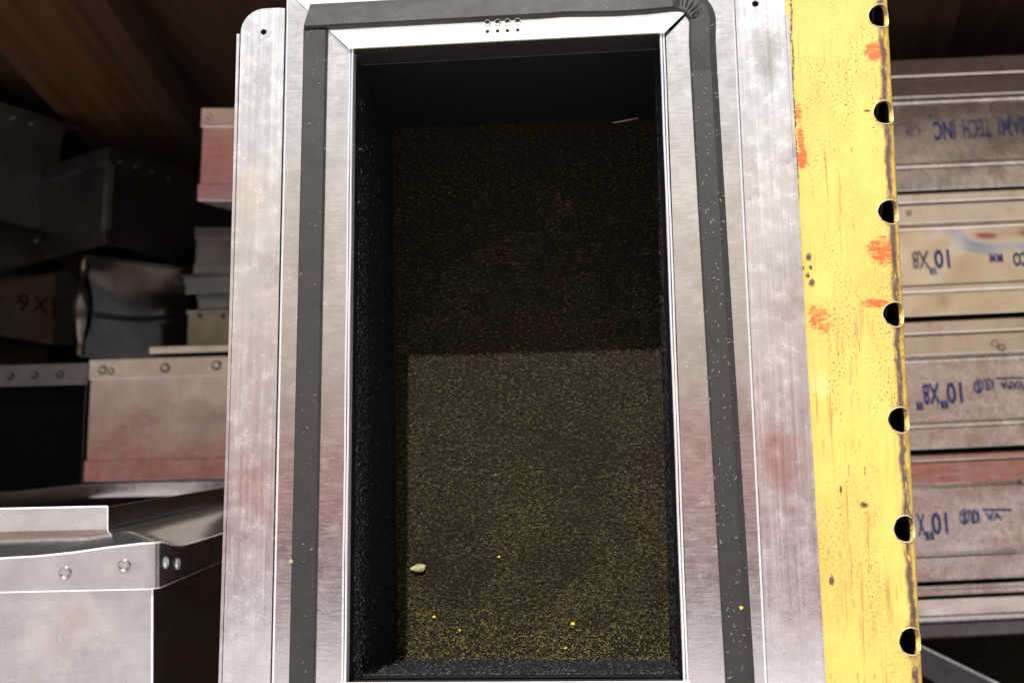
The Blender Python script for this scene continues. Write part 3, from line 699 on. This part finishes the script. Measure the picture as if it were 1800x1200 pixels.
dbox('dark corner on duct box in deep shade, second from the left edge', a, math.radians(60), 0, .30, .16, h, M_dark, 32*s, 30*s, rivets=[(.012, -.012, .002), (.030, -.012, .002), (.048, -.012, .002), (.068, -.013, .002)], bev=.006)
YE = .49; a, h = edge(150, 452, 628, YE); s = mp(YE)
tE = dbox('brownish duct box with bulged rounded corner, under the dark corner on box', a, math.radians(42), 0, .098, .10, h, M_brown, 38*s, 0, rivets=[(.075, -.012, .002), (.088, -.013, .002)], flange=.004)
bm = bmesh.new(); tube(bm, [(0, .001, -.004-(h-.006)*t) for t in [i/14 for i in range(15)]], [.0040+.0052*max(0, math.sin(min(1, max(0, (i/14-.18)/.66))*math.pi))**.8 for i in range(15)], 16)
obj('bulged_corner', bm, M_brown, tE, smooth=True)
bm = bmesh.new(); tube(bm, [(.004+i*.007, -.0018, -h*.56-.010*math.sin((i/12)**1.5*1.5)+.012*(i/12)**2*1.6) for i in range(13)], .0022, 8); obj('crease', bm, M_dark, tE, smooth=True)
YF = .52; a = P(330, 545, YF); b = P(440, 545, YF); s = mp(YF)
dbox('small tan duct box right of the brownish box, half hidden by the register flange', a, 0, 0, b.x-a.x, .12, 66*s, M_brown, 0.004, 0, rivets=[(22*s, -9*s, .0022), (66*s, -13*s, .0022)])
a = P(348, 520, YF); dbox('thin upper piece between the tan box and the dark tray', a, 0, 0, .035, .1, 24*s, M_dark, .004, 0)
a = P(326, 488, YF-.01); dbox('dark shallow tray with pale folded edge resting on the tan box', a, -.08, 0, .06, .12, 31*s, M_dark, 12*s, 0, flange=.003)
a = P(262, 609, .45); b = P(420, 609, .45); sh = obj('sheet_strip', B((0, b.x-a.x, 0, .10, -.006, 0)), M_boxm, None, bevel=.0006); sh.location = a; sh['label'] = 'flat pinkish metal strip lying on the riveted pinkish box'; sh['category'] = 'metal strip'
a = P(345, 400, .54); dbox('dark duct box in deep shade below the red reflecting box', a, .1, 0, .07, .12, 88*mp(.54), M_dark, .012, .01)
a = P(357, 190, .40); s = mp(.40)
dbox('duct box glowing with a red reflection beside the register flange', a, -.10, 0, .07, .16, 174*s, M_shiny, 36*s, 32*s, rot=(.150, .085), rivets=[(16*s, -17*s, .0028)])

# ================================================================ STAMPED STACK, RIGHT
SR = (0, -.032, .09); SA = P(1600, 600, .42); SM = Matrix.Rotation(SR[2], 3, 'Z') @ Matrix.Rotation(SR[1], 3, 'Y')
def SL(u, v, ly=0):
    o = SM.transposed() @ (CAM-SA); d = SM.transposed() @ (CF*FPX+CR*(u-900)+CU*(600-v)); return o+d*((ly-o.y)/d.y)
zl = lambda v: SL(1700, v).z
SX0, SX1, SD = SL(1540, 600).x, SL(2150, 600).x, .28
rows = [  # strip, band, panel, rim, low band   (pixel rows at u = 1700)
    (103, 136, 170, 283, 293, 331, M_aged, 'upside down MIAMI TECH INC. stamped duct box, topmost of the right stack'),
    (338, 357, 392, 497, 512, 552, M_rippled, 'shiny dented duct box stamped 10"X8", second from the top of the right stack'),
    (562, 587, 624, 738, 749, 786, M_aged, 'mottled duct box with clear blue 10"X8" stamp, third down in the right stack'),
    (796, 810, 851, 968, 976, 1019, M_aged, 'mottled duct box with smudged blue stamp, fourth from the top of the right stack')]
stk = []
for v0, v1, v2, v3, v4, v5, mat, lab in rows:
    z = [zl(v) for v in (v0, v1, v2, v3, v4, v5)]
    t = thing('stamped_duct_box', lab, 'duct box', SA+SM @ Vector((0, 0, z[5])), SR, 'upside down duct boxes stacked on the right')
    zz = [a-z[5] for a in z]
    obj('top_flange', B((SX0, SX1, -.004, SD, zz[1]+.0006, zz[0])), M_strip, t, bevel=.0012)
    bd = obj('band', B((SX0, SX1, -.0015, SD, zz[2]+.0005, zz[1])), M_strip if mat is not M_aged or v0 == 103 else M_strip, t, bevel=.0008)
    obj('front_panel', B((SX0, SX1, .0005, SD, zz[3], zz[2])), mat, t)
    obj('rim', B((SX0, SX1, -.0012, SD, zz[2]-.0048, zz[2]-.0008), (SX0, SX1, -.0018, SD, zz[4], zz[3]-.0001)), mat if mat is M_aged else M_strip, t, bevel=.0016)
    obj('lower_band', B((SX0, SX1, .0002, SD, zz[5], zz[4]-.0004)), mat, t, bevel=.0008)
    stk.append((t, z[5]))
def stamp(i, s, u, v, hpx, mat, sx, tilt=0, bold=.0005, name='stamp'):
    t, zb = stk[i]; q = SL(u, v, .0002); mm = mp(.42)
    o = text(name, s, mat, t, (q.x, .0002-.00015, q.z-zb), hpx*mm, True, sx, bold); o.rotation_euler = (0, tilt, 0); return o
def at0(i, s, u0, u1, v, hpx, mat, **k):
    o = stamp(i, s, (u0+u1)/2, v, hpx, mat, 1, **k)
    bpy.context.view_layer.update(); w = o.dimensions.x; o.scale.x = (u1-u0)*mp(.42)/max(w, 1e-6); o.scale.z = 1.18; return o
at0(0, '.', 1634, 1637, 217, 29, M_inkb); at0(0, 'INC', 1641, 1679, 228, 29, M_inkb); at0(0, 'TECH', 1691, 1741, 224, 29, M_inkf); at0(0, 'MIAMI', 1754, 1818, 220, 28, M_inkf)
at0(1, 'X8', 1603, 1633, 455, 26, M_inkf); at0(1, '"', 1633, 1645, 464, 26, M_inkf); at0(1, '10', 1645, 1672, 453, 27, M_inkb)
at0(1, 'N', 1740, 1750, 453, 12, M_inkb); at0(1, 'M', 1753, 1763, 453, 12, M_inkb); at0(1, 'CO', 1781, 1806, 454, 20, M_inkb)
at0(2, '"', 1610, 1621, 700, 28, M_inkb); at0(2, 'X8', 1622, 1651, 690, 30, M_inkb); at0(2, '"', 1653, 1665, 697, 28, M_inkb); at0(2, '10', 1667, 1694, 688, 30, M_inkb)
at0(2, 'KR', 1730, 1748, 674, 17, M_inkf); at0(2, 'VAPA', 1758, 1800, 676, 11, M_inkf)
at0(3, 'X', 1612, 1626, 919, 30, M_inkb); at0(3, '"', 1626, 1640, 927, 28, M_inkb); at0(3, '10', 1641, 1668, 917, 30, M_inkb)
at0(3, 'KR', 1705, 1722, 906, 19, M_inkb); at0(3, 'VA', 1732, 1760, 906, 11, M_inkf)
def plate(i, pts, mat, name='stamp_mark'):
    t, zb = stk[i]; bm = bmesh.new(); ps = [SL(u, v, 0) for u, v in pts]; bm.faces.new([bm.verts.new((p.x, .0001, p.z-zb)) for p in ps]); obj(name, bm, mat, t)
plate(2, [(1751, 663), (1800, 662), (1800, 665), (1751, 667)], M_inkb); plate(3, [(1727, 893), (1778, 894), (1778, 898), (1727, 897)], M_inkb)
plate(0, [(1580, 217), (1618, 217), (1618, 219), (1580, 219)], M_inkf)
for i, (u0, u1, v0, v1) in ((2, (1712, 1729, 664, 693)), (3, (1687, 1704, 893, 923))):
    t, zb = stk[i]; um, k = (u0+u1)/2, 0
    outer = [(um, v0), (u1, v0+7), (u1, v1-7), (um, v1), (u0, v1-7), (u0, v0+7)]
    O = [(SL(*p).x, SL(*p).z-zb) for p in outer]; cx = sum(a for a, b in O)/6; cz = sum(b for a, b in O)/6
    I2 = [(cx+(a-cx)*.72, cz+(b-cz)*.8) for a, b in O]
    obj('stamp_mark', sheet(O, [I2], .0004, lambda a, b, d: (a, d*.3+.0001, b)), M_inkb, t)
    at0(i, 'S', u0+5, u1-5, (v0+v1)/2, 14, M_inkb)
t, zb = stk[0]; bm = bmesh.new(); pts = []
for k in range(20):
    a = k/19*2*math.pi; q = SL(1606+12*math.cos(a), 231+8*math.sin(a)); pts.append((q.x, .0002, q.z-zb))
tube(bm, pts, .0005, 5)
for du in (-6, 0, 5): tube(bm, [(SL(1600+du, 226).x, .0002, SL(1600, 226).z-zb), (SL(1598+du, 236).x, .0002, SL(1600, 236).z-zb)], .0006, 5)
obj('stamp_mark', bm, M_inkf, t)
for i, u, v, r in ((2, 1748, 604, .0032), (2, 1760, 611, .0032), (1, 1598, 375, .0025), (3, 1802, 845, .004)):
    t, zb = stk[i]; q = SL(u, v, -.0015); bm = bmesh.new(); dome(bm, (q.x, -.0015, q.z-zb), r, .0018, 14, 'y', 1); obj('rivet', bm, M_aged, t, smooth=True)
# bottom pieces: bent flat sheet, then an open lined box with a diagonal edge
z = [zl(v) for v in (1026, 1046, 1050, 1080, 1090, 1121, 1260)]
t = thing('bent_sheet', 'mottled dull metal sheet squeezed between the fourth and the open box at right', 'metal sheet', SA+SM @ Vector((0, 0, z[1])), SR)
obj('sheet', B((SX0, SX1, -.002, SD, 0.0006, z[0]-z[1])), M_aged, t, bevel=.001)
obj('turned_edge', B((SX0, SX1, -.008, -.0022, (z[0]-z[1])*.6, z[0]-z[1])), M_aged, t, bevel=.001)
ob = thing('open_lined_box', 'open duct box with black fibrous lining, lowest at the right edge', 'duct box', SA+SM @ Vector((0, 0, z[6])), SR, 'upside down duct boxes stacked on the right')
q = [a-z[6] for a in z]
obj('band', B((SX0, SX1, -.003, SD, q[3], q[2])), M_strip, ob, bevel=.001)
obj('rim', B((SX0, SX1, -.006, .004, q[4], q[3]-.0003)), M_lip, ob, bevel=.0014)
obj('inner_flange', B((SX0, SX1, .004, .02, q[5], q[4]-.0003)), M_dark, ob, bevel=.002); obj('back_panel', B((SX0, SX1, SD-.001, SD, 0, q[4])), M_dark, ob)
obj('liner', B((SX0, SX1, .06, .08, 0, q[5])), M_linerback, ob)
p0, p1 = SL(1605, 1128, .01), SL(1790, 1220, .01)
bm = bmesh.new(); dz = .022
vs = [(p0.x, .012, p0.z-z[6]), (p1.x, .004, p1.z-z[6]), (p1.x, .004, p1.z-z[6]-dz), (p0.x, .012, p0.z-z[6]-dz)]
f = bm.faces.new([bm.verts.new(v) for v in vs]); bmesh.ops.solidify(bm, geom=[f], thickness=.0012)
fl = obj('diagonal_flap', bm, M_dark, ob); bm = bmesh.new(); tube(bm, [vs[0], vs[1]], .0011, 8); obj('flap_edge', bm, M_lip, fl, smooth=True)
